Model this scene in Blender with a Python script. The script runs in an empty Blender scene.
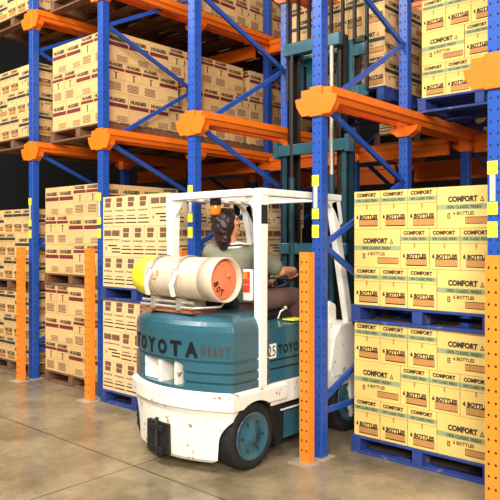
import bpy, bmesh, math, random
from mathutils import Vector, Matrix, Euler
random.seed(7)
R = math.radians
SC = bpy.context.scene
COL = SC.collection

# ------------------------------------------------------------------ camera, world, lights, exposure
# world axes: x along the rack face (right), y into the rack, z up; origin at the foot of the fourth upright
cd = bpy.data.cameras.new('camera'); cam = bpy.data.objects.new('camera', cd); COL.objects.link(cam)
cam.location = (2.963, -4.133, 1.70); cam.rotation_euler = (R(90), 0, R(41.8))
cd.sensor_width = 36; cd.lens = 46.7; cd.shift_y = -0.022; cd.clip_end = 100
SC.camera = cam
w = bpy.data.worlds.new('world'); SC.world = w; w.use_nodes = True
w.node_tree.nodes['Background'].inputs[0].default_value = (0.9, 0.95, 1.0, 1)
w.node_tree.nodes['Background'].inputs[1].default_value = 0.05
def area(name, loc, target, sx, sy, power, color=(1, 1, 1)):
    d = bpy.data.lights.new(name, 'AREA'); d.shape = 'RECTANGLE'; d.size = sx; d.size_y = sy; d.energy = power; d.color = color
    o = bpy.data.objects.new(name, d); COL.objects.link(o); o.location = loc
    o.rotation_euler = (Vector(target) - Vector(loc)).to_track_quat('-Z', 'Y').to_euler(); return o
area('dock_daylight', (7.0, -8.0, 5.2), (-1.5, 0.8, 2.2), 4.5, 3.0, 1150, (1.0, 0.96, 0.90))
area('aisle_lamp_west', (-4.2, -4.4, 6.8), (-4.0, -.5, .8), 4.0, 0.8, 430, (1, 0.97, 0.9))
area('aisle_lamp_east', (1.6, -4.6, 6.8), (.6, -.5, .8), 4.0, 0.8, 330, (1, 0.97, 0.9))
SC.view_settings.view_transform = 'Standard'; SC.view_settings.look = 'None'
SC.view_settings.exposure = 0.32; SC.view_settings.gamma = 1.0; SC.view_settings.use_curve_mapping = False

# ------------------------------------------------------------------ materials
def lin(c):
    f = lambda v: (v/255/12.92) if v/255 <= .04045 else ((v/255+.055)/1.055)**2.4
    return (f(c[0]), f(c[1]), f(c[2]), 1)
def mat(name, rgb, rough=.5, metal=0, vary=.08, scale=8, bump=0, spec=.5, wear=None, wear_amt=.0, wear_scale=9, obj_random=0, coat=0):
    m = bpy.data.materials.new(name); m.use_nodes = True; nt = m.node_tree; N = nt.nodes; Lk = nt.links
    b = N['Principled BSDF']; b.inputs['Roughness'].default_value = rough; b.inputs['Metallic'].default_value = metal
    b.inputs['Specular IOR Level'].default_value = spec
    if coat: b.inputs['Coat Weight'].default_value = coat; b.inputs['Coat Roughness'].default_value = .15
    tc = N.new('ShaderNodeTexCoord'); nz = N.new('ShaderNodeTexNoise'); nz.inputs['Scale'].default_value = scale; nz.inputs['Detail'].default_value = 5
    Lk.new(tc.outputs['Object'], nz.inputs['Vector'])
    hsv = N.new('ShaderNodeHueSaturation'); hsv.inputs['Color'].default_value = lin(rgb)
    mr = N.new('ShaderNodeMapRange'); mr.inputs[1].default_value = .25; mr.inputs[2].default_value = .75
    mr.inputs[3].default_value = 1-vary; mr.inputs[4].default_value = 1+vary
    Lk.new(nz.outputs['Fac'], mr.inputs[0])
    val = mr.outputs[0]
    if obj_random:
        oi = N.new('ShaderNodeObjectInfo'); m2 = N.new('ShaderNodeMapRange'); m2.inputs[3].default_value = 1-obj_random; m2.inputs[4].default_value = 1+obj_random
        Lk.new(oi.outputs['Random'], m2.inputs[0]); mm = N.new('ShaderNodeMath'); mm.operation = 'MULTIPLY'
        Lk.new(val, mm.inputs[0]); Lk.new(m2.outputs[0], mm.inputs[1]); val = mm.outputs[0]
    Lk.new(val, hsv.inputs['Value']); col = hsv.outputs['Color']
    if wear:
        n2 = N.new('ShaderNodeTexNoise'); n2.inputs['Scale'].default_value = wear_scale; n2.inputs['Detail'].default_value = 8; n2.inputs['Roughness'].default_value = .7
        Lk.new(tc.outputs['Object'], n2.inputs['Vector'])
        r = N.new('ShaderNodeMapRange'); r.inputs[1].default_value = .70-wear_amt; r.inputs[2].default_value = .76-wear_amt; Lk.new(n2.outputs['Fac'], r.inputs[0])
        mx = N.new('ShaderNodeMix'); mx.data_type = 'RGBA'; Lk.new(r.outputs[0], mx.inputs[0]); Lk.new(col, mx.inputs[6]); mx.inputs[7].default_value = lin(wear); col = mx.outputs[2]
    Lk.new(col, b.inputs['Base Color'])
    if bump:
        bp = N.new('ShaderNodeBump'); bp.inputs['Strength'].default_value = bump; bp.inputs['Distance'].default_value = .01
        Lk.new(nz.outputs['Fac'], bp.inputs['Height']); Lk.new(bp.outputs[0], b.inputs['Normal'])
    return m
M = dict(
    blue=mat('rack_blue_paint', (36, 80, 168), .38, vary=.1, wear=(150, 160, 190), wear_amt=.02, wear_scale=14),
    orange=mat('rack_orange_paint', (250, 120, 24), .4, vary=.08, wear=(150, 70, 30), wear_amt=.0),
    guard=mat('guard_orange_paint', (250, 140, 44), .4, vary=.08, wear=(255, 190, 90), wear_amt=.03),
    hole=mat('hole_dark', (40, 28, 30), .9),
    yellow=mat('sticker_yellow', (250, 238, 60), .5),
    label=mat('sticker_paper', (206, 196, 170), .6, vary=.15, scale=90),
    carton_c=mat('carton_cream', (236, 200, 112), .75, vary=.05, scale=6, obj_random=.05),
    carton_h=mat('carton_kraft', (226, 184, 122), .75, vary=.06, scale=6, obj_random=.07),
    carton_b=mat('carton_pale', (232, 198, 142), .75, vary=.05, scale=6, obj_random=.05),
    tape=mat('flap_seam', (190, 132, 70), .7),
    ink=mat('print_black', (52, 38, 32), .7), maroon=mat('print_maroon', (118, 40, 42), .7),
    green_dark=mat('print_dark_green', (58, 66, 60), .7), green=mat('print_green', (150, 164, 116), .7), faded=mat('print_faded', (148, 110, 82), .7), brown=mat('print_brown', (120, 82, 60), .7, vary=.3, scale=60),
    pallet_blue=mat('pallet_blue_wood', (40, 62, 130), .7, vary=.3, scale=12, wear=(130, 112, 100), wear_amt=.12),
    pallet_wood=mat('pallet_brown_wood', (120, 82, 56), .8, vary=.3, scale=12),
    teal=mat('teal_paint', (44, 94, 108), .30, vary=.12, scale=5, wear=(120, 130, 120), wear_amt=.02, wear_scale=10, coat=.5),
    teal_dark=mat('teal_mast_paint', (24, 62, 70), .5, vary=.15, wear=(20, 40, 44), wear_amt=.1),
    white=mat('white_paint', (244, 238, 222), .4, vary=.05, wear=(160, 122, 86), wear_amt=.115, wear_scale=13),
    white_clean=mat('white_guard_paint', (248, 244, 234), .4, vary=.03, wear=(190, 160, 120), wear_amt=-.02),
    black=mat('black_steel', (26, 25, 25), .55, vary=.2), rubber=mat('tyre_rubber', (28, 27, 27), .8, vary=.3, scale=20, bump=.3),
    chrome=mat('chrome_rod', (220, 220, 220), .15, 1), grease=mat('greased_steel', (52, 46, 42), .5, .5, vary=.3),
    cyl=mat('cylinder_grey_white', (216, 196, 170), .42, vary=.07, wear=(170, 140, 110), wear_amt=.0), cyl_yellow=mat('cylinder_yellow', (246, 226, 50), .45),
    cyl_orange=mat('cylinder_orange', (236, 130, 84), .5, vary=.12), red=mat('lamp_red', (226, 66, 40), .25), orange_lens=mat('orange_lens', (250, 130, 30), .25),
    redink=mat('print_red', (226, 120, 84), .6), steel=mat('bracket_steel', (190, 182, 168), .4, .5, vary=.15), rust=mat('rusty_steel', (170, 96, 60), .7, .2, vary=.3, scale=30),
    skin=mat('skin', (222, 150, 108), .5, vary=.05), hair=mat('dark_brown_hair', (44, 24, 22), .45, vary=.45, scale=26, bump=.8), shirt=mat('grey_green_shirt', (122, 122, 100), .85, vary=.1, scale=14, bump=.15),
    collar=mat('striped_collar', (235, 232, 225), .8), navy=mat('navy_stripe', (40, 44, 70), .8), trousers=mat('brown_trousers', (104, 76, 68), .85, vary=.12, scale=10, bump=.2), shoe=mat('black_leather', (24, 22, 22), .4), vinyl=mat('black_vinyl', (24, 22, 24), .45),
    letter=mat('emblem_black', (14, 20, 24), .5), letter2=mat('emblem_bronze', (74, 62, 56), .5), eye=mat('eye', (30, 22, 20), .2),
    plate=mat('floor_plate', (172, 160, 138), .7, vary=.2),
)

def floor_mat():
    m = bpy.data.materials.new('concrete_floor'); m.use_nodes = True; nt = m.node_tree; N = nt.nodes; L = nt.links; b = N['Principled BSDF']
    tc = N.new('ShaderNodeTexCoord')
    def noise(s, d, r=.6):
        n = N.new('ShaderNodeTexNoise'); n.inputs['Scale'].default_value = s; n.inputs['Detail'].default_value = d; n.inputs['Roughness'].default_value = r
        L.new(tc.outputs['Object'], n.inputs['Vector']); return n
    n1 = noise(1.3, 8, .65); n2 = noise(9, 8, .75)
    ramp = N.new('ShaderNodeValToRGB'); e = ramp.color_ramp.elements
    e[0].position = .3; e[0].color = lin((100, 86, 64)); e[1].position = .7; e[1].color = lin((176, 158, 124)); L.new(n1.outputs['Fac'], ramp.inputs[0])
    r2 = N.new('ShaderNodeMapRange'); r2.inputs[1].default_value = .3; r2.inputs[2].default_value = .7; r2.inputs[3].default_value = .8; r2.inputs[4].default_value = 1.15; L.new(n2.outputs['Fac'], r2.inputs[0])
    mul = N.new('ShaderNodeVectorMath'); mul.operation = 'SCALE'; L.new(ramp.outputs[0], mul.inputs[0]); L.new(r2.outputs[0], mul.inputs['Scale'])
    sx = N.new('ShaderNodeSeparateXYZ'); L.new(tc.outputs['Object'], sx.inputs[0])
    def line(sock, at, hw):
        a = N.new('ShaderNodeMath'); a.operation = 'ADD'; a.inputs[1].default_value = -at; L.new(sock, a.inputs[0])
        c = N.new('ShaderNodeMath'); c.operation = 'ABSOLUTE'; L.new(a.outputs[0], c.inputs[0])
        d = N.new('ShaderNodeMath'); d.operation = 'LESS_THAN'; d.inputs[1].default_value = hw; L.new(c.outputs[0], d.inputs[0]); return d.outputs[0]
    l1 = line(sx.outputs['Y'], -1.09, .008); l2 = line(sx.outputs['X'], -.92, .006)
    mxm = N.new('ShaderNodeMath'); mxm.operation = 'MAXIMUM'; L.new(l1, mxm.inputs[0]); L.new(l2, mxm.inputs[1])
    mx = N.new('ShaderNodeMix'); mx.data_type = 'RGBA'; L.new(mxm.outputs[0], mx.inputs[0]); L.new(mul.outputs[0], mx.inputs[6]); mx.inputs[7].default_value = lin((80, 68, 56))
    L.new(mx.outputs[2], b.inputs['Base Color'])
    rr = N.new('ShaderNodeMapRange'); rr.inputs[3].default_value = .14; rr.inputs[4].default_value = .40; L.new(n1.outputs['Fac'], rr.inputs[0]); L.new(rr.outputs[0], b.inputs['Roughness'])
    return m
M['floor'] = floor_mat()
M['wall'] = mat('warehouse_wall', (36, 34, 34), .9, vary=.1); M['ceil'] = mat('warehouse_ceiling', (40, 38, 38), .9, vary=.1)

# ------------------------------------------------------------------ mesh helpers
class MB:
    def __init__(s): s.v = []; s.f = []; s.m = []; s.s = []
    def add(s, vs, fs, m=0, smooth=False):
        n = len(s.v); s.v += [tuple(p) for p in vs]
        for f in fs: s.f.append([n+i for i in f]); s.m.append(m); s.s.append(smooth)
        return s
    def box(s, x0, x1, y0, y1, z0, z1, m=0, T=None):
        vs = [Vector((x, y, z)) for z in (z0, z1) for y in (y0, y1) for x in (x0, x1)]
        if T is not None: vs = [T @ p for p in vs]
        return s.add(vs, [(0, 2, 3, 1), (4, 5, 7, 6), (0, 1, 5, 4), (2, 6, 7, 3), (0, 4, 6, 2), (1, 3, 7, 5)], m)
    def quad(s, ps, m=0): return s.add(ps, [tuple(range(len(ps)))], m)
    def prism(s, poly, a0, a1, axis, m=0):
        # poly in the two other axes, extruded along axis
        def P(p, a): return {'x': (a, p[0], p[1]), 'y': (p[0], a, p[1]), 'z': (p[0], p[1], a)}[axis]
        n = len(poly); vs = [P(p, a0) for p in poly] + [P(p, a1) for p in poly]
        return s.add(vs, [tuple(range(n))[::-1], tuple(range(n, 2*n))] + [(i, (i+1) % n, n+(i+1) % n, n+i) for i in range(n)], m)
    def rings(s, rings, m=0, smooth=True, cap=True):
        n = len(rings[0]); vs = [p for r in rings for p in r]; fs = []
        for k in range(len(rings)-1):
            for i in range(n): fs.append((k*n+i, k*n+(i+1) % n, (k+1)*n+(i+1) % n, (k+1)*n+i))
        if cap and not smooth: fs += [tuple(range(n))[::-1], tuple((len(rings)-1)*n+i for i in range(n))]
        s.add(vs, fs, m, smooth)
        if cap and smooth: s.add(rings[0], [tuple(range(n))[::-1]], m); s.add(rings[-1], [tuple(range(n))], m)
        return s
    def tube(s, path, r, m=0, seg=10, smooth=True, cap=True):
        path = [Vector(p) for p in path]; rs = r if isinstance(r, (list, tuple)) else [r]*len(path); rings = []; up = None
        for i, p in enumerate(path):
            t = (path[min(i+1, len(path)-1)] - path[max(i-1, 0)]).normalized()
            if up is None: up = Vector((0, 0, 1)) if abs(t.z) < .9 else Vector((1, 0, 0))
            a = t.cross(up).normalized(); b = a.cross(t).normalized(); up = b
            rings.append([p + (a*math.cos(2*math.pi*k/seg) + b*math.sin(2*math.pi*k/seg))*rs[i] for k in range(seg)])
        return s.rings(rings, m, smooth, cap)
    def lathe(s, prof, origin, axis, m=0, seg=32, smooth=True):
        # prof: (radius, along) ; axis unit vector
        o = Vector(origin); t = Vector(axis).normalized(); up = Vector((0, 0, 1)) if abs(t.z) < .9 else Vector((1, 0, 0))
        a = t.cross(up).normalized(); b = a.cross(t)
        return s.rings([[o + t*h + (a*math.cos(2*math.pi*k/seg) + b*math.sin(2*math.pi*k/seg))*max(r, .0005) for k in range(seg)] for r, h in prof], m, smooth)
    def bar(s, p0, p1, wx, wy, m=0, side=(1, 0, 0)):
        p0, p1 = Vector(p0), Vector(p1); t = (p1-p0).normalized(); a = Vector(side); a = (a - t*a.dot(t)).normalized(); b = t.cross(a)
        def q(p): return [p + a*sx*wx/2 + b*sy*wy/2 for sx, sy in ((-1, -1), (1, -1), (1, 1), (-1, 1))]
        return s.rings([q(p0), q(p1)], m, False)
    def ellipsoid(s, c, rad, m=0, T=None, seg=20, n=14, fn=None):
        vs = []; fs = []
        for i in range(n+1):
            th = math.pi*i/n
            for k in range(seg):
                ph = 2*math.pi*k/seg; d = Vector((math.sin(th)*math.cos(ph), math.sin(th)*math.sin(ph), math.cos(th)))
                p = Vector((c[0]+d.x*rad[0], c[1]+d.y*rad[1], c[2]+d.z*rad[2]))
                if fn: p = fn(p, d)
                if T is not None: p = T @ p
                vs.append(p)
        for i in range(n):
            for k in range(seg): fs.append((i*seg+k, i*seg+(k+1) % seg, (i+1)*seg+(k+1) % seg, (i+1)*seg+k))
        return s.add(vs, fs, m, True)
    def text(s, string, box, f, m=0, bold=.03, spacing=1.0):
        vs, fs = text_geo(string, bold, spacing); x0, x1, z0, z1 = box
        return s.add([f(x0+(x1-x0)*a, z0+(z1-z0)*b) for a, b in vs], fs, m)
    def mesh(s, name, mats, recalc=True):
        me = bpy.data.meshes.new(name); me.from_pydata(s.v, [], s.f)
        for q in mats: me.materials.append(M[q])
        me.polygons.foreach_set('material_index', s.m); me.polygons.foreach_set('use_smooth', s.s); me.update()
        if recalc:
            bm = bmesh.new(); bm.from_mesh(me); bmesh.ops.recalc_face_normals(bm, faces=bm.faces); bm.to_mesh(me); bm.free()
        return me
    def build(s, name, mats, parent=None, bevel=0, loc=(0, 0, 0), seg=2):
        o = bpy.data.objects.new(name, s.mesh(name, mats if isinstance(mats, (list, tuple)) else [mats])); COL.objects.link(o)
        o.location = loc
        if parent: o.parent = parent
        if bevel:
            b = o.modifiers.new('edge', 'BEVEL'); b.width = bevel; b.segments = seg; b.limit_method = 'ANGLE'
        return o
_tc = {}
def text_geo(string, bold, spacing):
    k = (string, bold, spacing)
    if k not in _tc:
        c = bpy.data.curves.new('lettering', 'FONT'); c.body = string; c.offset = bold; c.resolution_u = 2; c.space_character = spacing
        o = bpy.data.objects.new('lettering', c); COL.objects.link(o); dg = bpy.context.evaluated_depsgraph_get()
        me = bpy.data.meshes.new_from_object(o.evaluated_get(dg)); vs = [(v.co.x, v.co.y) for v in me.vertices]; fs = [tuple(p.vertices) for p in me.polygons]
        bpy.data.objects.remove(o); bpy.data.curves.remove(c); bpy.data.meshes.remove(me)
        xs = [v[0] for v in vs]; ys = [v[1] for v in vs]; x0, x1, y0, y1 = min(xs), max(xs), min(ys), max(ys)
        _tc[k] = ([((x-x0)/(x1-x0), (y-y0)/(y1-y0)) for x, y in vs], fs)
    return _tc[k]
def tag(o, label=None, cat=None, group=None, kind=None):
    if label: o['label'] = label
    if cat: o['category'] = cat
    if group: o['group'] = group
    if kind: o['kind'] = kind
    return o
def empty(name, loc, label, cat, group=None, rz=0):
    o = bpy.data.objects.new(name, None); COL.objects.link(o); o.location = loc; o.rotation_euler.z = rz; o.empty_display_size = .1
    return tag(o, label, cat, group)
def copy_tree(o, parent=None):
    c = o.copy(); COL.objects.link(c)
    if parent: c.parent = parent
    for ch in list(o.children): copy_tree(ch, c)
    return c
def copy_thing(o, loc, label, group=None):
    c = copy_tree(o); c.location = loc; return tag(c, label, None, group)

# ------------------------------------------------------------------ the setting
def struct(name, mb, m): return tag(mb.build(name, m), kind='structure')
struct('floor', MB().box(-12, 9, -11, 9, -.1, 0), 'floor')
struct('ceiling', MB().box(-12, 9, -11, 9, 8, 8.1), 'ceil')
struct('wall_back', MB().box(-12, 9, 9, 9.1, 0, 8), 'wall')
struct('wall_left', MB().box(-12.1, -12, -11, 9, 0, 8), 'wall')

# ------------------------------------------------------------------ racking
POST_X = [-4.26, -2.84, -1.42, 0.0, 1.38]
NTH = ['first', 'second', 'third', 'fourth', 'fifth']
PH = 5.7
LV = (2.65, 4.24)
def post_mb(m=0, h=1):
    b = MB().box(-.045, .045, -.045, .045, 0.008, PH, m)
    hexa = [(math.cos(R(60*k))*.0075, math.sin(R(60*k))*.0095) for k in range(6)]
    z = .12
    while z < PH-.05:
        for sx in (-.024, .024):
            b.add([(sx+p, -.0456, z+q) for p, q in hexa], [tuple(range(6))], h)
        b.add([(.0456, -.012+p, z+q) for p, q in hexa], [tuple(range(6))], h)
        z += .075
    return b
post_mesh = post_mb().mesh('post', ['blue', 'hole'])
def part(name, me, parent, loc=(0, 0, 0), bevel=0):
    o = bpy.data.objects.new(name, me); COL.objects.link(o); o.parent = parent; o.location = loc
    if bevel:
        q = o.modifiers.new('edge', 'BEVEL'); q.width = bevel; q.segments = 2; q.limit_method = 'ANGLE'
    return o
def bracket_mesh(z0, front):
    # orange cantilever head: collar round the post and two tapering arms under the rails
    b = MB().box(-.056, .056, -.064, .052, z0, z0+.23)
    for s in (-1, 1):
        if front: b.prism([(s*.05, z0+.16), (s*.20, z0+.15), (s*.185, z0+.085), (s*.135, z0+.01), (s*.05, z0+.01)], -.062, -.052, 'y')
        b.prism([(s*.05, z0+.10), (s*.15, z0+.10), (s*.13, z0+.05), (s*.05, z0+.0)], -.050, .05, 'y')
    return b.mesh('rail_bracket', ['orange'])
BR = [[bracket_mesh(z, f) for z in LV] for f in (False, True)]
FN = [.44, 1.65, 2.75, 4.0, 5.2]; RN = [.99, 2.23, 3.51, 4.62]
def make_frame(x, y, label, first=True):
    t = empty('upright_frame', (x, y, 0), label, 'rack upright', 'blue upright frames of the racking')
    for yy in (0, 1.36): part('post', post_mesh, t, (0, yy, 0), .006); MB().box(-.085, .085, yy-.075, yy+.085, 0, .008).build('foot_plate', 'plate', t)
    for i in range(len(RN)):
        for a, c in ((FN[i], RN[i]), (RN[i], FN[i+1])):
            y0, y1 = (.045, 1.315) if a == FN[i] and c == RN[i] else (1.315, .045)
            MB().bar((0, y0, a), (0, y1, c), .03, .042).build('diagonal_brace', 'blue', t)
    MB().bar((0, .045, .35), (0, 1.315, .35), .03, .042).build('horizontal_brace', 'blue', t)
    for yy in (0, 1.36):
        for k in range(2): part('rail_bracket', BR[first and yy == 0][k], t, (0, yy, 0), .004)
    if first:
        for z0, z1 in ((2.11, 2.195), (1.855, 1.935), (1.71, 1.81)):
            MB().box(-.043, .022, -.0475, -.0462, z0, z1).build('yellow_sticker', 'yellow', t)
        MB().box(-.028, .008, -.0472, -.0462, 1.94, 2.108).build('paper_sticker', 'label', t)
    return t
fr1 = {}
for i, x in enumerate(POST_X):
    lab = f'blue perforated upright with yellow stickers, {NTH[i]} from the left along the aisle'
    if i == 0: fr1[i] = make_frame(x, 0, lab)
    else: fr1[i] = copy_thing(fr1[0], (x, 0, 0), lab)
    lab2 = f'blue upright frame deeper in the rack, in line behind the {NTH[i]} aisle upright'
    if i == 0: f2 = make_frame(x, 2.72, lab2, False)
    else: copy_thing(f2, (x, 2.72, 0), lab2)

def rail_mesh(z0, s):
    p = [(.058, z0+.215), (.145, z0+.215), (.145, z0+.155), (.122, z0+.148), (.104, z0+.110), (.058, z0+.105)]
    return MB().prism([(s*a, c) for a, c in p], -.05, 4.3, 'y').mesh('pallet_rail', ['orange'])
for k, lv in enumerate(('lower', 'upper')):
    for s, sd in ((-1, 'left'), (1, 'right')):
        me = rail_mesh(LV[k], s)
        for i, x in enumerate(POST_X):
            o = bpy.data.objects.new('pallet_rail', me); COL.objects.link(o); o.location = (x, 0, 0)
            tag(o, f'orange {lv} pallet rail running deep, on the {sd} of the {NTH[i]} blue upright', 'pallet rail', 'orange pallet rails')
BAYX = [-5.68] + POST_X
BAYN = ['leftmost', 'second', 'third', 'forklift', 'right-hand']
for y, z0, z1, nm in ((2.61, 2.62, 2.80, 'middle lower'), (3.99, 2.48, 2.74, 'rear lower'), (2.61, 4.21, 4.38, 'middle upper')):
    for i in range(5):
        a, c = BAYX[i]+.15, BAYX[i+1]-.15
        b = MB().prism([(y-.03, z0), (y+.03, z0), (y+.03, z1), (y-.03, z1), (y-.03, z1-.05), (y-.012, z1-.06), (y-.012, z0+.06), (y-.03, z0+.05)], a, c, 'x')
        tag(b.build('tie_beam', 'orange'), f'orange {nm} cross beam spanning the {BAYN[i]} bay deep inside the rack', 'tie beam', 'orange cross beams')

def guard_mesh():
    b = MB().prism([(-.045, -.035), (.045, -.035), (.045, .035), (.037, .035), (.037, -.027), (-.037, -.027), (-.037, .035), (-.045, .035)], .008, 1.6, 'z')
    hexa = [(math.cos(R(60*k))*.008, math.sin(R(60*k))*.010) for k in range(6)]; z = .1
    while z < 1.57:
        for sx in (-.022, .022): b.add([(sx+p, -.0356, z+q) for p, q in hexa], [tuple(range(6))], 1)
        z += .075
    return b.mesh('column', ['guard', 'hole'])
gme = guard_mesh()
for i, x in enumerate(POST_X):
    if i == 0:
        g0 = g = empty('column_guard', (x, -.17, 0), '', 'column guard', 'orange column guards')
        part('column', gme, g); MB().box(-.11, .09, -.10, .06, 0, .008).build('base_plate', 'plate', g)
    else: g = copy_tree(g0); g.location = (x+(.05 if i == 4 else 0), -.17, 0)
    g['label'] = f'orange perforated guard post on the floor in front of the {NTH[i]} blue upright'

# ------------------------------------------------------------------ cartons
STY = {'C': (.412, .236, .30), 'H': (.302, .25, .339), 'B': (.302, .19, .31)}
STY['T'] = STY['C']
SNAME = {'T': 'dark-banded', 'C': 'green-banded', 'H': 'maroon-banded', 'B': 'brown-printed'}
CM = {'T': ['carton_h', 'ink', 'green_dark', 'tape', 'faded', 'maroon'], 'C': ['carton_c', 'ink', 'green', 'tape', 'faded', 'brown'], 'H': ['carton_h', 'ink', 'maroon', 'tape', 'faded', 'brown'], 'B': ['carton_b', 'ink', 'brown', 'tape', 'faded', 'brown']}
def carton_mesh(st):
    L, W, H = STY[st]; g = .006; l, wd, h = L-g, W-g, H-.003
    b = MB().box(-l/2, l/2, -wd/2, wd/2, 0, h); e = .0007
    def face(kind, sgn):
        # a: 0..1 left to right, c: 0..1 top to bottom
        if kind == 'long': return lambda a, c, d=0: (sgn*(a-.5)*l, -sgn*(wd/2+e+d), h*(1-c))
        return lambda a, c, d=0: (sgn*(l/2+e+d), sgn*(a-.5)*wd, h*(1-c))
    for sgn in (1, -1):
        for kind in ('long', 'end'):
            f = face(kind, sgn)
            def rect(a0, a1, c0, c1, m, d=0): b.quad([f(a0, c0, d), f(a1, c0, d), f(a1, c1, d), f(a0, c1, d)], m)
            def txt(s, a0, a1, c0, c1, m, d=.0004, bold=.03): b.text(s, (a0, a1, c1, c0), lambda u, v: f(u, v, d), m, bold)
            def outline(a0, a1, c0, c1, m, t=.012):
                rect(a0, a1, c0, c0+t*1.5, m); rect(a0, a1, c1-t*1.5, c1, m); rect(a0, a0+t, c0, c1, m); rect(a1-t, a1, c0, c1, m)
            if st in 'CT' and kind == 'long':
                txt('COMFORT', .20, .74, .23, .38, 1, bold=.06); b.add([f(.78, .38), f(.86, .38), f(.82, .25), f(.80, .36, .0004), f(.84, .36, .0004), f(.82, .29, .0004)], [(0, 1, 2)], 1); b.add([f(.803, .36, .0004), f(.837, .36, .0004), f(.82, .295, .0004)], [(0, 1, 2)], 0)
                rect(0, 1, .43, .555, 2); txt('100% CLASSIC FRESH', .18, .80, .455, .535, 1)
                txt('6 BOTTLES', .30, .68, .60, .69, 1); rect(.19, .245, .64, .77, 1); rect(.205, .23, .67, .70, 0, .0004); rect(.205, .23, .715, .745, 0, .0004)
                rect(.54, .95, .75, .89, 3); outline(.52, .97, .735, .905, 1)
            elif st in 'CT':
                txt('COMFORT', .1, .86, .05, .155, 1, bold=.06); rect(0, 1, .19, .31, 2); txt('100% CLASSIC FRESH', .08, .9, .215, .285, 1)
                rect(0, 1, .355, .37, 3); rect(.47, .53, .36, .48, 3); txt('6 BOTTLES', .08, .92, .62, .735, 1, bold=.06)
                rect(.22, .9, .75, .92, 3); outline(.19, .93, .735, .935, 1, .018)
            elif st == 'H' and kind == 'long':
                txt('HUGGIES', .08, .85, .17, .30, 1, bold=.06); rect(.02, .97, .35, .48, 2)
                for q in range(4): rect(.45, .95, .76+q*.05, .79+q*.05, 4)
                rect(0, 1, .955, .965, 3)
            elif st == 'H':
                txt('HUGGIES', .08, .88, .025, .14, 1, bold=.06); rect(.0, .97, .17, .27, 2); rect(.47, .54, .34, .55, 1); rect(.37, .64, .325, .345, 1)
                rect(0, 1, .56, .57, 3)
                for q in range(6): rect(.12, .78, .66+q*.047, .69+q*.047, 5 if q % 2 else 4)
            elif st == 'B' and kind == 'long':
                rect(.06, .48, .12, .31, 5); rect(.52, .95, .12, .31, 5); txt('ABSORBENT PADS', .08, .95, .41, .46, 1)
                for a0, a1, c in ((.3, .8, .61), (.5, .97, .71), (.5, .97, .82)): rect(a0, a1, c, c+.045, 1)
                rect(.14, .22, .68, .78, 4)
            else:
                rect(.2, .75, .05, .19, 5); rect(.2, .7, .21, .36, 5); txt('PADS', .1, .85, .45, .51, 1)
                for a0, a1, c, m in ((.15, .8, .63, 4), (.05, .95, .73, 1), (.05, .95, .86, 1)): rect(a0, a1, c, c+.04, m)
    return b.mesh('cardboard_carton', CM[st], recalc=False)
CME = {s: carton_mesh(s) for s in STY}
ROWN = {1: ['only row'], 2: ['bottom row', 'top row'], 3: ['bottom row', 'middle row', 'top row']}
ORD = ['first', 'second', 'third', 'fourth', 'fifth', 'sixth', 'seventh']
def carton(st, x, y, z, endfront, label, group):
    o = bpy.data.objects.new('cardboard_carton', CME[st]); COL.objects.link(o)
    o.location = (x+random.uniform(-.001, .001), y+random.uniform(-.0009, .0009)-.0, z); o.rotation_euler.z = (-math.pi/2 if endfront else 0)
    tag(o, label, 'carton', group)
FRONT = {'C': (['W', 'W', 'W', 'L'], ['L', 'W', 'W', 'W']), 'H': (['L', 'L', 'W', 'W'], ['W', 'W', 'L', 'L']), 'B': (['W', 'W', 'W', 'W', 'L'], ['L', 'W', 'W', 'W', 'W'])}
SIDE_AFTER = {'C': {'L': ['L', 'L'], 'W': ['W', 'W', 'W']}, 'H': {'W': ['W', 'W', 'L'], 'L': ['L', 'L', 'W']}, 'B': {'L': ['L', 'L'], 'W': ['L', 'W', 'W']}}
FRONT['T'] = FRONT['C']; SIDE_AFTER['T'] = SIDE_AFTER['C']
def load(st, x0, y0, z, layers, name, sides=('front', 'right'), phase=0, rows={}):
    """cartons of one palletised load: the front row and, where seen, the sides behind its corners"""
    L, W, H = STY[st]; nm = ROWN[layers]; grp = 'cartons of the ' + name
    for k in range(layers):
        fr = FRONT[st][(k+phase) % 2]; zz = z+k*H; x = x0; n = len(fr)
        width = sum(L if c == 'L' else W for c in fr)
        if 'front' in sides:
            for i, c in enumerate(fr):
                wx, dy = (L, W) if c == 'L' else (W, L)
                pos = f'{ORD[i]} from left'
                carton(st, x+wx/2, y0+dy/2, zz, c == 'W', f'{SNAME[st]} carton, {nm[k]}, {pos}, {name}', grp); x += wx
        for sd in ('right', 'left'):
            if sd not in sides or k not in rows.get(sd, (0, 1, 2)): continue
            c0 = fr[-1] if sd == 'right' else fr[0]
            first = W if c0 == 'L' else L
            seq = (['W' if c0 == 'L' else 'L'] if 'front' not in sides else []) + SIDE_AFTER[st]['W' if c0 == 'L' else 'L']
            y = y0 + (first if 'front' in sides else 0)
            for j, c in enumerate(seq):
                dy, dx = (L, W) if c == 'L' else (W, L)
                xc = (x0+width-dx/2) if sd == 'right' else (x0+dx/2)
                carton(st, xc, y+dy/2, zz, c == 'L', f'{SNAME[st]} carton, {nm[k]}, {sd} side, {ORD[j]} from front, {name}', grp); y += dy
    return sum(L if c == 'L' else W for c in FRONT[st][0])

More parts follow.
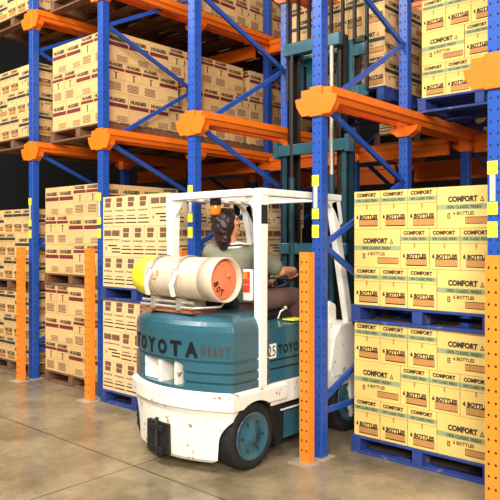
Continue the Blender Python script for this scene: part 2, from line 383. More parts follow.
# pallets
def make_pallet(m, wd=1.12, dp=1.12):
    t = empty('pallet', (0, 0, 0), '', 'pallet', 'pallets')
    d = MB(); n = 7; bw = dp/(n+ (n-1)*.35)
    for i in range(n): d.box(-wd/2, wd/2, i*bw*1.35, i*bw*1.35+bw, .118, .138)
    d.build('deck', m, t, .003)
    for x in (-wd/2+.045, 0, wd/2-.045): MB().box(x-.04, x+.04, 0, dp, .022, .117).build('stringer', m, t, .003)
    b = MB()
    for y in (0, dp/2-.06, dp-.12): b.box(-wd/2, wd/2, y, y+.12, 0, .021)
    b.build('bottom_board', m, t, .003)
    return t
PAL = {}
def pallet(m, x, y, z, label, wd=1.12):
    if (m, wd) not in PAL: t = PAL[(m, wd)] = make_pallet(m, wd, min(wd, 1.12)); t.location = (x, y, z); t['label'] = label
    else: t = copy_thing(PAL[(m, wd)], (x, y, z), label)
    return t
PB, PW = 'pallet_blue', 'pallet_wood'
PHT = .139
R1, R2 = LV[0]+.2155, LV[1]+.2155   # tops of the rails
# right-hand bay: two floor loads on top of each other, one on the rails
xd = .118; yd = .30
pallet(PB, xd+.557, yd-.015, 0, 'blue wooden pallet on the floor under the right-hand floor load', 1.16)
load('C', xd, yd, PHT, 3, 'lower right-hand floor load', ('front',), 0)
z2 = PHT+.90+.001
pallet(PB, xd+.557, yd-.015, z2, 'blue wooden pallet between the two stacked right-hand loads', 1.16)
load('C', xd, yd, z2+PHT, 3, 'upper right-hand floor load', ('front',), 0)
pallet(PB, .69, 1.40, R1, 'blue wooden pallet on the lower rails of the right-hand bay', 1.18)
load('C', .135, 1.42, R1+PHT, 3, 'raised right-hand load', ('front',), 0)
# second bay (between the first and second uprights)
xa = -4.09
pallet(PW, xa+.552, .04, 0, 'dark wooden pallet on the floor of the second bay')
load('H', xa, .05, PHT, 3, 'lower second-bay floor load', ('front',), 1)
za = PHT+3*.339+.001
pallet(PW, xa+.552, .04, za, 'dark wooden pallet between the two floor loads of the second bay')
load('H', xa, .05, za+PHT, 3, 'upper second-bay floor load', ('front', 'right'), 0, {'right': (2,)})
DEEP = ['front', 'second-deep', 'third-deep', 'rearmost']
for j in range(4):
    y = .15 + j*1.18
    pallet(PW, xa+.552, y-.01, R1, f'dark wooden pallet on lower rails of second bay, under its {DEEP[j]} raised load', 1.18)
    load('H', xa, y, R1+PHT, 3, f'{DEEP[j]} raised second-bay load', ('front', 'right') if j == 0 else ('right',), j % 2)
    pallet(PW, xa+.552, y-.01, R2, f'dark wooden pallet on top rails of second bay, under its {DEEP[j]} highest load', 1.18)
    load('H', xa, y, R2+PHT, 2, f'{DEEP[j]} highest second-bay load', ('front', 'right') if j == 0 else ('right',), (j+1) % 2)
# third bay (behind the truck's rear)
xb = -2.71
pallet(PB, xb+.531, -.11, 0, 'blue wooden pallet on the floor of the third bay beside the forklift')
load('B', xb, -.10, PHT, 3, 'lower third-bay floor load', ('front', 'right'), 0)
zb = PHT+.93+.001
pallet(PB, xb+.531, -.11, zb, 'blue wooden pallet between the two floor loads of the third bay')
load('B', xb, -.10, zb+PHT, 3, 'upper third-bay floor load', ('front', 'right'), 0)
pallet(PB, xb+.531, 1.06, 0, 'blue wooden pallet on the floor deeper in the third bay')
load('B', xb, 1.07, PHT, 3, 'lower third-bay load behind', ('right',), 1)
pallet(PB, xb+.531, 1.06, zb, 'blue wooden pallet halfway up the deeper floor loads of the third bay')
load('B', xb, 1.07, zb+PHT, 3, 'upper third-bay load behind', ('right',), 1)
# leftmost bay
xz = -5.52
pallet(PW, xz+.56, .04, 0, 'dark wooden pallet on the floor of the leftmost bay')
load('T', xz, .05, PHT, 3, 'lower leftmost floor load', ('front',), 0)
pallet(PW, xz+.56, .04, z2, 'dark wooden pallet between the two floor loads of the leftmost bay')
load('T', xz, .05, z2+PHT, 3, 'upper leftmost floor load', ('front',), 1)
pallet(PW, xz+.56, .09, R1, 'dark wooden pallet on the lower rails of the leftmost bay', 1.18)
load('T', xz, .10, R1+PHT, 3, 'raised leftmost load', ('front', 'right'), 0)
pallet(PW, xz+.56, .09, R2, 'dark pallet on the top rails of the leftmost bay', 1.18)
load('T', xz, .10, R2+PHT, 2, 'highest leftmost load', ('front', 'right'), 1)
for y, nm in ((1.30, 'second-deep'), (2.49, 'third-deep')): pallet(PW, xz+.56, y, R1, f'empty dark wooden pallet on lower rails of leftmost bay, {nm} behind its load', 1.18)
# far loads high up behind the mast
pallet(PW, -2.13, 2.95, R2, 'dark wooden pallet high up deep in the third bay', 1.18)
load('H', -2.68, 2.96, R2+PHT, 2, 'far highest third-bay load', ('front', 'right'), 0)
pallet(PW, -.71, 2.95, R2, 'dark wooden pallet high up deep in the forklift bay', 1.18)
load('T', -1.27, 2.96, R2+PHT, 2, 'far highest forklift-bay load', ('front',), 0)
pallet(PW, -.71, 4.15-1.18, R1, 'dark wooden pallet on the lower rails deep in the forklift bay', 1.18)
load('B', -1.24, 2.99, R1+PHT, 2, 'far raised forklift-bay load', ('front', 'right'), 0)
# load held up on the forks
FX = -.74; ZF = 3.02; YL = 1.30
pallet(PB, FX, YL-.01, ZF, 'blue wooden pallet lifted on the forks of the forklift')
load('T', FX-.56, YL, ZF+PHT, 3, 'load lifted on the forks', ('front', 'right'), 1)

# ------------------------------------------------------------------ forklift  (local: u right, v forward, z up)
fk = empty('forklift', (FX, 0, 0), 'teal and white counterbalance forklift with overhead guard, driven into the racking', 'forklift')
HW = .545
def vr(u): return -.95 + .17*(u/HW)**2
def outline(u0, u1, off, vf, n=24):
    pts = []
    for i in range(n+1):
        u = u0+(u1-u0)*i/n; s = (HW+off)/HW
        pts.append((u*s, vr(u)-off))
    # soften the rear corners
    return pts + [(u1*(HW+off)/HW, vf), (u0*(HW+off)/HW, vf)]
def ring(u0, u1, off, vf, z): return [(p[0], p[1], z) for p in outline(u0, u1, off, vf)]
def shell(b, levels, u0=-HW, u1=HW, vf=-.38, m=0):
    return b.rings([ring(u0, u1, o, vf, z) for z, o in levels], m, False)
# upper counterweight (teal)
cw = MB()
shell(cw, [(.60, 0), (.625, 0)])
g = .016
shell(cw, [(.625, 0), (.655, 0), (.656, -g), (.668, -g), (.669, 0), (.722, 0), (.723, -g), (.737, -g), (.738, 0), (.80, 0)], .185, HW)
shell(cw, [(.625, 0), (.80, 0)], -HW, -.31)
cw.box(-.32, .20, -.80, -.40, .625, .80, 1)
shell(cw, [(.80, 0), (.803, -.012), (.818, -.012), (.821, 0), (1.03, 0), (1.07, -.010), (1.10, -.028), (1.125, -.055), (1.14, -.085), (1.15, -.13)])
cwo = cw.build('counterweight', ['teal', 'black'], fk, .006)
MB().box(-.308, -.095, -.885, -.80, .626, .795).build('tow_housing', 'white', fk, .004)
MB().box(-.085, -.05, -.935, -.80, .626, .799).build('grille_bar', 'white', fk)
MB().box(.09, .12, -.93, -.80, .626, .799).build('grille_bar', 'white', fk)
def wrap(off):
    return lambda u, z: (u, vr(u)-off, z)
def letters(b, s, u0, u1, z0, z1, gap, m):
    n = len(s); wd = (u1-u0-gap*(n-1))/n
    for i, ch in enumerate(s):
        a = u0+i*(wd+gap); c = a+wd
        if ch == '1': a += wd*.25; c -= wd*.25
        b.text(ch, (a, c, z0, z1), wrap(.004), m, .05)
letters_b = MB(); letters(letters_b, 'TOYOTA', -.495, .31, .84, .955, .032, 0); letters_b.build('emblem_lettering', 'letter', cwo)
lb = MB(); letters(lb, 'H16D7', .33, .53, .855, .93, .014, 0); lb.build('emblem_lettering', 'letter2', cwo)
# lower white ballast with wheel arches
lw = MB(); shell(lw, [(.085, -.03), (.11, -.012), (.30, -.006), (.47, -.0), (.475, .026), (.575, .028), (.60, .0)], vf=-.2)
lwo = lw.build('rear_ballast', ['white', 'black'], fk)
WV, WZ, WR = -.555, .245, .245
cut = MB()
for s in (-1, 1):
    prof = [(WV-.27, -.3)] + [(WV+math.cos(R(a))*.27, WZ+math.sin(R(a))*.27) for a in range(180, 53, -7)] + [(-.1, .465), (-.1, -.3)]
    cut.prism(prof, *sorted((s*.30, s*.70)), 'x', 1)
def boolean(o, cutter_mb):
    c = cutter_mb.build('cutter', ['white', 'black'], o.parent)
    md = o.modifiers.new('cut', 'BOOLEAN'); md.operation = 'DIFFERENCE'; md.solver = 'EXACT'; md.object = c
    dg = bpy.context.evaluated_depsgraph_get(); me = bpy.data.meshes.new_from_object(o.evaluated_get(dg))
    o.modifiers.clear(); o.data = me; bpy.data.objects.remove(c)
boolean(lwo, cut)
b = lwo.modifiers.new('edge', 'BEVEL'); b.width = .006; b.segments = 2; b.limit_method = 'ANGLE'
tow = MB().box(-.19, .06, -.962, -.88, .10, .33).box(-.14, .01, -.985, -.95, .10, .15).box(-.14, .01, -.985, -.95, .27, .31)
tow.tube([(-.065, -.97, .085), (-.065, -.97, .36)], .016); tow.build('tow_pin', 'black', fk, .006)
# rear wheels
def wheel(u, v, r, wd, s, name='rear_wheel'):
    t = MB(); h = wd/2
    prof = [(r*.72, -h), (r*.93, -h), (r, -h*.75), (r, h*.75), (r*.93, h), (r*.74, h), (r*.72, h*.8)]
    t.lathe(prof, (u, v, r+.001), (s, 0, 0), 0, 48)
    for k in range(20):
        a = 2*math.pi*k/20
        T = Matrix.Translation((u, v, r+.001)) @ Matrix.Rotation(a, 4, 'X')
        for q in (-1, 1): t.box(min(q*.012, q*h*.85), max(q*.012, q*h*.85), -.016, .016, r*.97, r+.0, 0, T @ Matrix.Rotation(q*.1, 4, 'X'))
    o = t.build(name, 'rubber', fk)
    hb = MB().lathe([(r*.72, h*.7), (r*.725, h*.98), (r*.70, h*1.02), (r*.65, h*1.0), (r*.60, h*.86), (r*.32, h*.88), (r*.29, h*1.0), (r*.20, h*1.04), (r*.185, h*1.14), (.001, h*1.16)], (u, v, r+.001), (s, 0, 0), 0, 48)
    hb.build('hub', 'teal', o)
    for k in range(6):
        a = 2*math.pi*k/6; c = (u+s*h*.86, v+math.cos(a)*r*.45, r+.001+math.sin(a)*r*.45)
        MB().lathe([(.011, 0), (.011, .014), (.0, .014)], c, (s, 0, 0), 0, 6, False).build('wheel_nut', 'teal_dark', o)
for s in (-1, 1): wheel(s*.45, WV, WR, .17, s)
MB().box(-.38, .38, WV-.05, WV+.05, .2, .3).build('rear_axle', 'black', fk, .01)
# mudguard lip and chassis side
ch = MB().box(-.29, .29, -.4, .62, .12, .55); ch.box(-.5, .5, -.22, .18, .13, .40)
ch.build('chassis', 'teal', fk, .01)
for s in (-1, 1):
    MB().box(min(s*.30, s*.545), max(s*.30, s*.545), -.36, .72, .43, .598).build('side_band', 'white', fk, .006)
    MB().box(min(s*.5, s*.548), max(s*.5, s*.548), -.24, .2, .375, .39).box(min(s*.5, s*.55), max(s*.5, s*.55), -.24, .2, .39, .408, 1).build('trim_strip', ['white', 'black'], fk)
    arch = []
    for k in range(12):
        a = R(-15+k*13.0); arch.append((WV+math.cos(a)*.285, WZ+math.sin(a)*.285))
    inner = [(WV+(p[0]-WV)*.93, WZ+(p[1]-WZ)*.93) for p in arch]
    mg = MB()
    for k in range(11):
        q = [arch[k], arch[k+1], inner[k+1], inner[k]]
        mg.prism(q, s*.30, s*.535, 'x')
    mg.prism([(WV+.26, .12), (WV+.34, .12), (WV+.36, .47), (WV+.16, .50)], s*.32, s*.54, 'x')
    mg.build('mudguard', 'black', fk)
# hood and side panel
hd = MB().prism([(-.40, .60), (.20, .60), (.20, 1.0), (.16, 1.04), (-.40, 1.01)], -.53, .53, 'x')
for z in (.70, .765): 
    for s in (-1, 1): hd.box(min(s*.526, s*.533), max(s*.526, s*.533), -.40, .19, z, z+.012, 1)
hdo = hd.build('engine_hood', ['teal', 'letter'], fk, .012)
sb = MB(); fs = lambda v, z: (.5345, v, z)
sb.box(.5305, .5335, -.395, -.285, .79, .90, 0)
sb.text('25', (-.385, -.295, .805, .885), fs, 1, .0); sb.build('model_badge', ['white', 'letter'], hdo)
MB().text('TOYOTA', (-.265, .12, .81, .885), fs, 0, .03, 1.2).build('emblem_lettering', 'letter', hdo)
# seat
st = MB().prism([(-.34, 1.02), (.26, 1.035), (.28, 1.07), (.22, 1.10), (-.30, 1.075)], -.25, .25, 'x'); st.build('seat', 'vinyl', fk, .02)
MB().prism([(-.42, 1.04), (-.33, 1.05), (-.36, 1.24), (-.43, 1.24)], -.22, .22, 'x').build('seat_back', 'vinyl', fk, .025)
MB().tube([(.30, .02, 1.04), (.31, .04, 1.10), (.33, .07, 1.12)], .008).ellipsoid((.335, .075, 1.13), (.018, .018, .018)).build('lever', 'steel', fk)
MB().box(.38, .50, -.02, .14, 1.043, 1.05).build('caution_plate', 'yellow', fk)
# floor plate, dash, fenders
MB().box(-.5, .5, .2, .72, .40, .46).build('floor_plate', 'black', fk)
MB().prism([(.62, .46), (.74, .46), (.70, 1.12), (.60, 1.16), (.56, 1.10)], -.42, .42, 'x').build('dashboard', 'white', fk, .02)
for s in (-1, 1):
    f = MB(); pts = [(.40, .60), (.46, .86), (.56, .96), (.74, .98), (.82, .86), (.83, .50), (.78, .18), (.74, .12), (.72, .20), (.70, .46), (.62, .52), (.46, .52)]
    f.prism(pts, s*.40, s*.56, 'x'); f.build('front_fender', 'white', fk, .015)
for s in (-1, 1): wheel(s*.44, .74+.03, .30, .19, s, 'front_wheel')
# steering
sw = Vector((-.05, .46, 1.34)); ax1 = Vector((1, 0, 0)); ax2 = Vector((0, .87, .5))
MB().tube([sw + (ax1*math.cos(2*math.pi*k/28)+ax2*math.sin(2*math.pi*k/28))*.165 for k in range(29)], .013, 0, 8).tube([sw-ax1*.16, sw+ax1*.16], .011).tube([sw, sw-ax2*.16], .011).build('steering_wheel', 'vinyl', fk)
MB().tube([sw, (-.05, .64, 1.02)], .028).build('steering_column', 'black', fk)
for q, u in enumerate((.22, .27, .32)):
    MB().tube([(u, .62, 1.08), (u, .54, 1.30)], .007).ellipsoid((u, .537, 1.31), (.016, .016, .02)).build('lever', 'black', fk)
# overhead guard
def gpart(name, mb, m='white_clean', bv=.008): return mb.build(name, m, fk, bv)
gz = 2.08
for s in (-1, 1):
    x0 = .035+s*.492
    b = MB().rings([[(x0+a*.030, -.46+c*.042, .60) for a, c in ((-1, -1), (1, -1), (1, 1), (-1, 1))], [(x0+a*.033, -.46+c*.045, 1.6) for a, c in ((-1, -1), (1, -1), (1, 1), (-1, 1))], [(x0+a*.037, -.46+c*.052, gz-.03) for a, c in ((-1, -1), (1, -1), (1, 1), (-1, 1))]], 0, False)
    lg = gpart('guard_leg', b)
    if s > 0: MB().box(.562, .5665, -.495, -.425, 1.815, 1.955).build('black_patch', 'black', lg)
    gpart('guard_leg', MB().bar((x0, .46, gz-.06), (x0, .72, .98), .06, .085))
    gpart('guard_gusset', MB().prism([(.34, gz-.05), (.56, gz-.05), (.60, gz-.24), (.55, gz-.27), (.46, gz-.14)], x0-.025, x0+.03, 'x'))
    gpart('guard_gusset', MB().prism([(.035+s*.46, gz-.05), (.035+s*.34, gz-.05), (.035+s*.46, gz-.2)], -.475, -.445, 'y'))
    gpart('guard_side_rail', MB().box(x0-.042, x0+.042, -.50, .56, gz-.055, gz))
for v in (-.48, .52): gpart('guard_cross_rail', MB().box(-.42, .47, v-.035, v+.035, gz-.055, gz))
for v in (-.3, -.14, .02, .18, .34): gpart('guard_bar', MB().box(-.42, .47, v-.014, v+.014, gz-.035, gz-.005))
bl = MB().lathe([(.045, 0), (.045, -.055), (.04, -.06)], (-.0, -.41, gz-.05), (0, 0, 1), 0, 24).build('beacon_light', 'black', fk)
MB().lathe([(.042, -.06), (.046, -.075), (.044, -.125), (.03, -.138), (.001, -.14)], (-.0, -.41, gz-.05), (0, 0, 1), 0, 24).build('beacon_lens', 'orange_lens', bl)
tl = MB().box(.385, .465, -.505, -.47, 1.235, 1.47).build('tail_light', 'white_clean', fk, .006)
tb = MB(); 
for z0, z1 in ((1.30, 1.355), (1.36, 1.40), (1.405, 1.455)): tb.box(.395, .435, -.512, -.505, z0, z1, 0 if z0 != 1.405 else 1); tb.box(.44, .46, -.512, -.505, z0, z1, 0)
tb.build('lamp_lens', ['red', 'orange_lens'], tl)
# cylinder cradle on the counterweight
CV, CZ, CR = -.775, 1.405, .160
cr = MB().box(-.36, .22, -.88, -.62, 1.148, 1.17, 1)
for u in (-.20, .09): 
    cr.prism([(-.90, 1.17), (-.62, 1.17), (-.64, 1.26), (CV, CZ-CR-.012), (-.90, 1.26)], u-.02, u+.02, 'x', 0)
cr.tube([(-.36, -.88, 1.19), (.22, -.88, 1.19)], .012, 0); cr.tube([(-.36, -.86, 1.225), (.22, -.86, 1.225)], .012, 0)
cr.tube([(.22, -.88, 1.19), (.36, -.72, 1.20), (.40, -.66, 1.28)], .01, 0)
cr.build('cylinder_cradle', ['steel', 'rust'], fk)
for u in (-.20, .09):
    sp = MB(); rr = CR+.006
    ringp = [(CV+math.cos(2*math.pi*k/40)*rr, CZ+math.sin(2*math.pi*k/40)*rr) for k in range(40)]
    for k in range(40):
        p, q = ringp[k], ringp[(k+1) % 40]
        sc = (rr+.006)/rr; p2 = (CV+(p[0]-CV)*sc, CZ+(p[1]-CZ)*sc); q2 = (CV+(q[0]-CV)*sc, CZ+(q[1]-CZ)*sc)
        sp.prism([p, q, q2, p2], u-.02, u+.02, 'x')
    so = sp.build('strap', 'steel', fk)
    MB().bar((u+.05, CV-CR-.02, CZ+.06), (u-.01, CV-CR-.02, CZ-.05), .03, .02).bar((u-.01, CV-CR-.022, CZ-.045), (u-.02, CV-CR+.01, CZ-.13), .035, .018).build('strap_latch', 'white_clean', so)
# mast
def channel(u, v, z0, z1, s, m, name, wd=.055, dp=.11):
    b = MB().box(u-wd/2, u+wd/2, v-dp/2, v-dp/2+.018, z0, z1).box(u-wd/2, u+wd/2, v+dp/2-.018, v+dp/2, z0, z1)
    b.box(*(sorted((u+s*wd/2, u+s*(wd/2-.016)))), v-dp/2, v+dp/2, z0, z1); b.build(name, m, fk, .003)
MV = .98
for s in (-1, 1):
    channel(s*.36, MV, .10, 2.62, s, 'teal_dark', 'mast_rail', .07, .13)
    channel(s*.29, MV+.01, .6, 3.62, s, 'grease', 'inner_mast_rail', .06, .11)
    MB().tube([(s*.235, MV-.09, .5), (s*.235, MV-.09, 2.3)], .032, 0, 14).build('lift_cylinder', 'teal_dark', fk)
    MB().tube([(s*.235, MV-.09, 2.3), (s*.235, MV-.09, 3.50)], .02, 0, 14).build('lift_rod', 'steel' if s > 0 else 'grease', fk)
    MB().bar((s*.20, MV-.02, 1.5), (s*.20, MV-.02, 3.55), .03, .008).build('lift_chain', 'grease', fk)
for z in (.55, 1.55, 2.52): MB().box(-.40, .40, MV-.10, MV-.055, z, z+.11).build('mast_cross_tie', 'teal', fk, .008)
for z in (3.50,): MB().box(-.33, .33, MV-.11, MV-.045, z, z+.12).build('mast_cross_tie', 'teal', fk, .008)
for s in (-1, 1): MB().box(min(s*.40, s*.45), max(s*.40, s*.45), MV-.13, MV-.03, 2.50, 2.66).build('mast_bracket', 'teal', fk, .006)
# carriage, backrest, forks
YC = MV+.14
cg = MB()
for z0 in (3.05, 3.44): cg.box(-.47, .47, YC, YC+.04, z0, z0+.11)
for u in (-.30, .30): cg.box(u-.04, u+.04, YC-.06, YC+.0, 3.03, 3.58)
for u in (-.18, .18): cg.box(u-.05, u+.05, YC-.005, YC+.035, 3.08, 3.52)
cg.build('fork_carriage', 'teal', fk, .006)
br = MB().box(-.48, .48, YC-.01, YC+.02, 3.56, 3.60).box(-.48, .48, YC-.01, YC+.02, 4.52, 4.56)
for k in range(8):
    u = -.47+k*.94/7; br.box(u-.014, u+.014, YC-.01, YC+.02, 3.10 if k in (0, 7) else 3.56, 4.56)
br.build('load_backrest', 'black', fk)
for u in (-.30, .30):
    MB().prism([(YC+.042, 3.05), (YC+.085, 3.05), (YC+.085, 3.50), (YC+.042, 3.50)], u-.06, u+.06, 'x').prism([(YC+.042, ZF+.035), (YL+1.0, ZF+.055), (YL+1.0, ZF+.07), (YC+.085, ZF+.085), (YC+.042, ZF+.09)], u-.06, u+.06, 'x').build('fork', 'grease', fk)

# ------------------------------------------------------------------ gas cylinder strapped across the counterweight
gc = empty('gas_cylinder', (FX, CV, CZ), 'off-white gas cylinder with yellow end, lying strapped across the forklift rear', 'gas cylinder')
bd = MB().lathe([(.06, -.40), (.11, -.39), (.14, -.36), (.155, -.32), (CR, -.27), (CR, .30), (.158, .34), (.145, .375), (.10, .395), (.001, .40)], (0, 0, 0), (1, 0, 0), 0, 48)
bdo = bd.build('body', 'cyl', gc)
MB().lathe([(.06, -.475), (.10, -.47), (.130, -.45), (.150, -.41), (.1615, -.34), (.1625, -.26), (.158, -.255)], (0, 0, 0), (1, 0, 0), 0, 40).build('end_cap', 'cyl_yellow', gc)
MB().lathe([(.156, .33), (.163, .33), (.164, .475), (.160, .48), (.152, .475), (.150, .40)], (0, 0, 0), (1, 0, 0), 0, 48).build('collar', 'cyl', gc)
oe = MB().lathe([(.149, .40), (.146, .43), (.13, .446), (.09, .458), (.001, .464)], (0, 0, 0), (1, 0, 0), 0, 40).build('domed_end', 'cyl_orange', gc)
tx = MB()
for ch_, a in (('B', 196), ('O', 222), ('T', 248)):
    ca = (math.cos(R(a))*.095, math.sin(R(a))*.095); rot = R(a-270+0)
    tx.text(ch_, (-.016, .016, -.024, .024), lambda u, z, ca=ca, rot=rot: (.462, ca[0]+u*math.cos(rot)-z*math.sin(rot), ca[1]+u*math.sin(rot)+z*math.cos(rot)), 0, .04)
tx.build('stencil_lettering', 'letter', oe)
MB().lathe([(.012, 0), (.012, .015), (.016, .016), (.016, .024), (.001, .025)], (.459, .02, .03), (1, 0, 0), 0, 16).build('valve', 'cyl_orange', gc)
sten = MB()
def cylf(u, a): return (u, -math.cos(a)*(CR+.0012), math.sin(a)*(CR+.0012))
sten.text('LP', (-.16, -.09, -.1, .35), cylf, 0, .03); sten.build('stencil_lettering', 'redink', bdo)

# ------------------------------------------------------------------ driver
def remesh(mb, name, m, vox, parent=None, smooth=4):
    o = mb.build(name, m, parent); md = o.modifiers.new('r', 'REMESH'); md.mode = 'VOXEL'; md.voxel_size = vox; md.use_smooth_shade = True
    s2 = o.modifiers.new('sm', 'SMOOTH'); s2.iterations = smooth; s2.factor = .5
    dg = bpy.context.evaluated_depsgraph_get(); me = bpy.data.meshes.new_from_object(o.evaluated_get(dg)); o.modifiers.clear(); o.data = me
    me.materials.clear(); me.materials.append(M[m])
    for p in me.polygons: p.use_smooth = True
    return o
J = dict(nb=(0, -.235, 1.63), nk=(.012, -.25, 1.72), sR=(.175, -.13, 1.585), sL=(-.19, -.26, 1.585), eR=(.265, .10, 1.43), eL=(-.22, .0, 1.34), wR=(.22, .33, 1.43), wL=(-.03, .24, 1.33),
         hR=(.09, -.06, 1.17), hL=(-.09, -.06, 1.17), kR=(.19, .37, 1.20), kL=(-.19, .37, 1.18), aR=(.19, .47, .76), aL=(-.19, .46, .76), tR=(.20, .60, .52), tL=(-.20, .60, .52), fR=(.19, .45, .53), fL=(-.19, .44, .53))
def limb(mb, p0, p1, r0, r1):
    # one tapering limb segment with rounded ends
    p0, p1 = Vector(p0), Vector(p1); d = (p1-p0).normalized(); pts = []; rs = []
    for k in range(5): a = R(80-20*k); pts.append(p0-d*r0*math.sin(a)); rs.append(r0*math.cos(a))
    for k in range(1, 5): t = k/5; pts.append(p0.lerp(p1, t)); rs.append(r0+(r1-r0)*t)
    for k in range(5): a = R(20*k); pts.append(p1+d*r1*math.sin(a)); rs.append(r1*math.cos(a))
    mb.tube(pts, rs, 0, 16)
def torso(mb, rows):
    # rows: z, centre x, centre y, half width, half depth, twist
    rg = []
    for z, cx, cy, a, c, tw in rows:
        rg.append([(cx+a*math.cos(2*math.pi*k/28)*math.cos(tw)-c*math.sin(2*math.pi*k/28)*math.sin(tw), cy+a*math.cos(2*math.pi*k/28)*math.sin(tw)+c*math.sin(2*math.pi*k/28)*math.cos(tw), z) for k in range(28)])
    mb.rings(rg, 0, True)
TW = R(18)
ROWS = [(1.05, 0, -.06, .10, .08, 0), (1.09, 0, -.07, .15, .11, 0), (1.17, 0, -.09, .165, .115, 0), (1.27, 0, -.14, .150, .105, TW*.3), (1.36, 0, -.18, .150, .108, TW*.6), (1.46, 0, -.205, .168, .115, TW), (1.54, 0, -.21, .180, .110, TW), (1.60, 0, -.215, .165, .085, TW), (1.635, 0, -.225, .10, .068, TW), (1.66, 0, -.235, .06, .055, TW)]
body = MB()
torso(body, ROWS); limb(body, J['nb'], J['nk'], .062, .055)
for q in 'RL':
    limb(body, J['s'+q], J['e'+q], .058, .043); limb(body, J['e'+q], J['w'+q], .043, .027)
    limb(body, J['h'+q], J['k'+q], .088, .058); limb(body, J['k'+q], J['a'+q], .056, .038); limb(body, J['a'+q], J['f'+q], .038, .038); limb(body, J['f'+q], J['t'+q], .038, .030)
def hand(wr, grip, side):
    wr, grip = Vector(wr), Vector(grip); d = (grip-wr).normalized(); across = Vector((0, .45, .9)).cross(d).normalized() if False else d.cross(Vector((0, -.5, .87))).normalized()
    nrm = across.cross(d).normalized()
    if nrm.z < 0: nrm = -nrm
    palm1 = wr+d*.085
    for o_ in (-.022, 0, .022): limb(body, wr+across*o_*.5, palm1+across*o_, .018, .015)
    for k, ln in enumerate((.068, .076, .072, .056)):
        a = across*(.031-.021*k); p0 = palm1-d*.012+a; p1 = palm1+d*(ln*.42)+a+nrm*.010; p2 = p1+d*(ln*.18)-nrm*ln*.36; p3 = p2-d*ln*.22-nrm*ln*.24
        limb(body, p0, p1, .0105, .010); limb(body, p1, p2, .010, .0092); limb(body, p2, p3, .0092, .008)
    t0 = wr+d*.03+across*side*.022; t1 = t0+across*side*.028+d*.022-nrm*.012; t2 = t1+d*.03-nrm*.014; t3 = t2+d*.018-nrm*.01-across*side*.012
    limb(body, t0, t1, .014, .0125); limb(body, t1, t2, .0125, .011); limb(body, t2, t3, .011, .009)
hand(J['wR'], (.115, .455, 1.375), -1); hand(J['wL'], (-.07, .32, 1.275), 1)
HD = Matrix.Translation((.015, -.285, 1.825)) @ Matrix.Rotation(R(-24), 4, 'Z') @ Matrix.Rotation(R(17), 4, 'X')
# head: cranium, jaw, nose, brow, lips, ears (local +y is the face)
hb = MB()
hb.ellipsoid((0, -.008, .03), (.074, .094, .088), 0, HD)
hb.ellipsoid((0, .024, -.045), (.056, .066, .068), 0, HD)
hb.ellipsoid((0, .066, -.098), (.026, .022, .020), 0, HD)
hb.ellipsoid((0, .084, .035), (.05, .012, .014), 0, HD)
hb.ellipsoid((0, .100, -.006), (.012, .014, .030), 0, HD); hb.ellipsoid((0, .110, -.026), (.015, .017, .013), 0, HD)
hb.ellipsoid((0, .084, -.055), (.024, .012, .008), 0, HD); hb.ellipsoid((0, .082, -.071), (.021, .012, .009), 0, HD)
for s in (-1, 1):
    hb.ellipsoid((s*.044, .062, -.012), (.024, .024, .02), 0, HD)
    hb.ellipsoid((s*.077, -.008, -.004), (.010, .020, .033), 0, HD)
body.v += []; n0 = len(body.v); body.v += hb.v; body.f += [[i+n0 for i in f] for f in hb.f]; body.m += hb.m; body.s += hb.s
limb(body, J['nk'], HD @ Vector((0, -.012, -.05)), .056, .055)
person = remesh(body, 'person', 'skin', .0065, None, 3)
person.location = (FX, 0, 0)
tag(person, 'person in grey-green shirt seated in the forklift, looking up, hands on steering wheel', 'person')
# hair
hr = MB()
def hn(p, d):
    k = 1+.03*math.sin(d.x*13+d.z*7)+.03*math.sin(d.y*15-d.z*9+d.x*5); return Vector((p.x*k, p.y*k, p.z))
hr.ellipsoid((0, -.026, .050), (.098, .106, .090), 0, HD, 28, 20, hn)
hr.ellipsoid((0, -.055, -.02), (.112, .085, .10), 0, HD, 28, 20, hn)
hr.ellipsoid((0, -.075, -.105), (.098, .060, .075), 0, HD, 28, 20, hn)
hr.ellipsoid((0, -.085, -.155), (.060, .042, .05), 0, HD, 28, 20, hn)
hr.ellipsoid((0, .048, .098), (.066, .036, .022), 0, HD, 28, 20, hn)
for s in (-1, 1): hr.ellipsoid((s*.082, -.012, .005), (.022, .040, .065), 0, HD, 20, 14, hn)
hro = remesh(hr, 'hair', 'hair', .007, person, 2)
ey = MB()
for s in (-1, 1): ey.ellipsoid((s*.031, .080, .012), (.014, .010, .008), 0, HD)
ey.build('eyes', 'eye', person)
eb = MB()
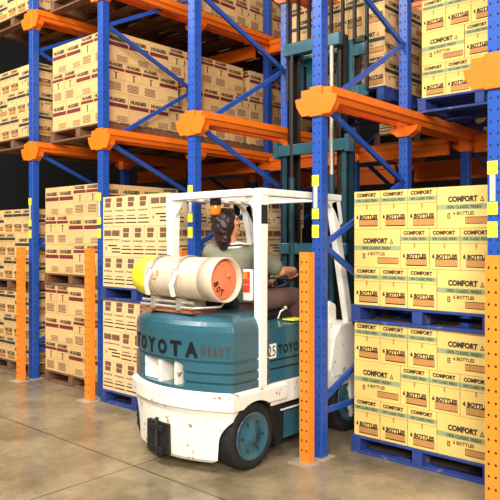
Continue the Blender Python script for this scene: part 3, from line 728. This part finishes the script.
for s in (-1, 1): eb.ellipsoid((s*.032, .090, .034), (.024, .007, .005), 0, HD)
eb.build('eyebrows', 'hair', person)
# shirt
sh = MB(); k2 = lambda a, c, t: tuple(Vector(J[a]).lerp(Vector(J[c]), t))
J['cR'] = k2('sR', 'eR', .72); J['cL'] = k2('sL', 'eL', .72)
torso(sh, [(z, cx, cy, a*1.08+.012, c*1.10+.012, tw) for z, cx, cy, a, c, tw in ROWS[2:-1]])
for q in 'RL': limb(sh, J['s'+q], J['c'+q], .082, .078)
sho = remesh(sh, 'shirt', 'shirt', .010, person, 3)
cl = MB()
for k, (m, r_, z) in enumerate(((0, .088, 1.612), (1, .084, 1.626), (0, .078, 1.640))):
    c0 = Vector((.004, -.232, z+.022)); cl.tube([c0 + Vector((math.cos(2*math.pi*q/24)*r_*1.12, math.sin(2*math.pi*q/24)*r_*.95, .006*math.sin(2*math.pi*q/24))) for q in range(25)], .010, m, 8)
for m, o_ in ((0, 0), (1, .020), (0, .040)): cl.tube([(.07, -.24+o_, 1.672-o_*.3), (.12, -.215+o_, 1.662-o_*.4), (.18, -.17+o_, 1.655-o_*.5)], .009, m, 8)
cl.build('collar', ['collar', 'navy'], person)
# trousers
tr = MB(); J['mR'] = k2('kR', 'aR', .93); J['mL'] = k2('kL', 'aL', .93)
torso(tr, [(z, cx, cy, a+.016, c+.016, tw) for z, cx, cy, a, c, tw in ROWS[:4]])
for q in 'RL': limb(tr, J['h'+q], J['k'+q], .108, .080); limb(tr, J['k'+q], J['m'+q], .078, .058)
remesh(tr, 'trousers', 'trousers', .010, person, 3)
for s in ('R', 'L'):
    sx = MB(); a, f0, t0 = Vector(J['a'+s]), Vector(J['f'+s]), Vector(J['t'+s])
    limb(sx, f0+Vector((0, -.03, 0)), f0+Vector((0, .06, -.005)), .046, .045); limb(sx, f0+Vector((0, .06, -.005)), t0+Vector((0, .03, -.01)), .045, .036); limb(sx, f0, f0+Vector((0, 0, .10)), .046, .047)
    remesh(sx, 'shoe', 'shoe', .009, person, 2)
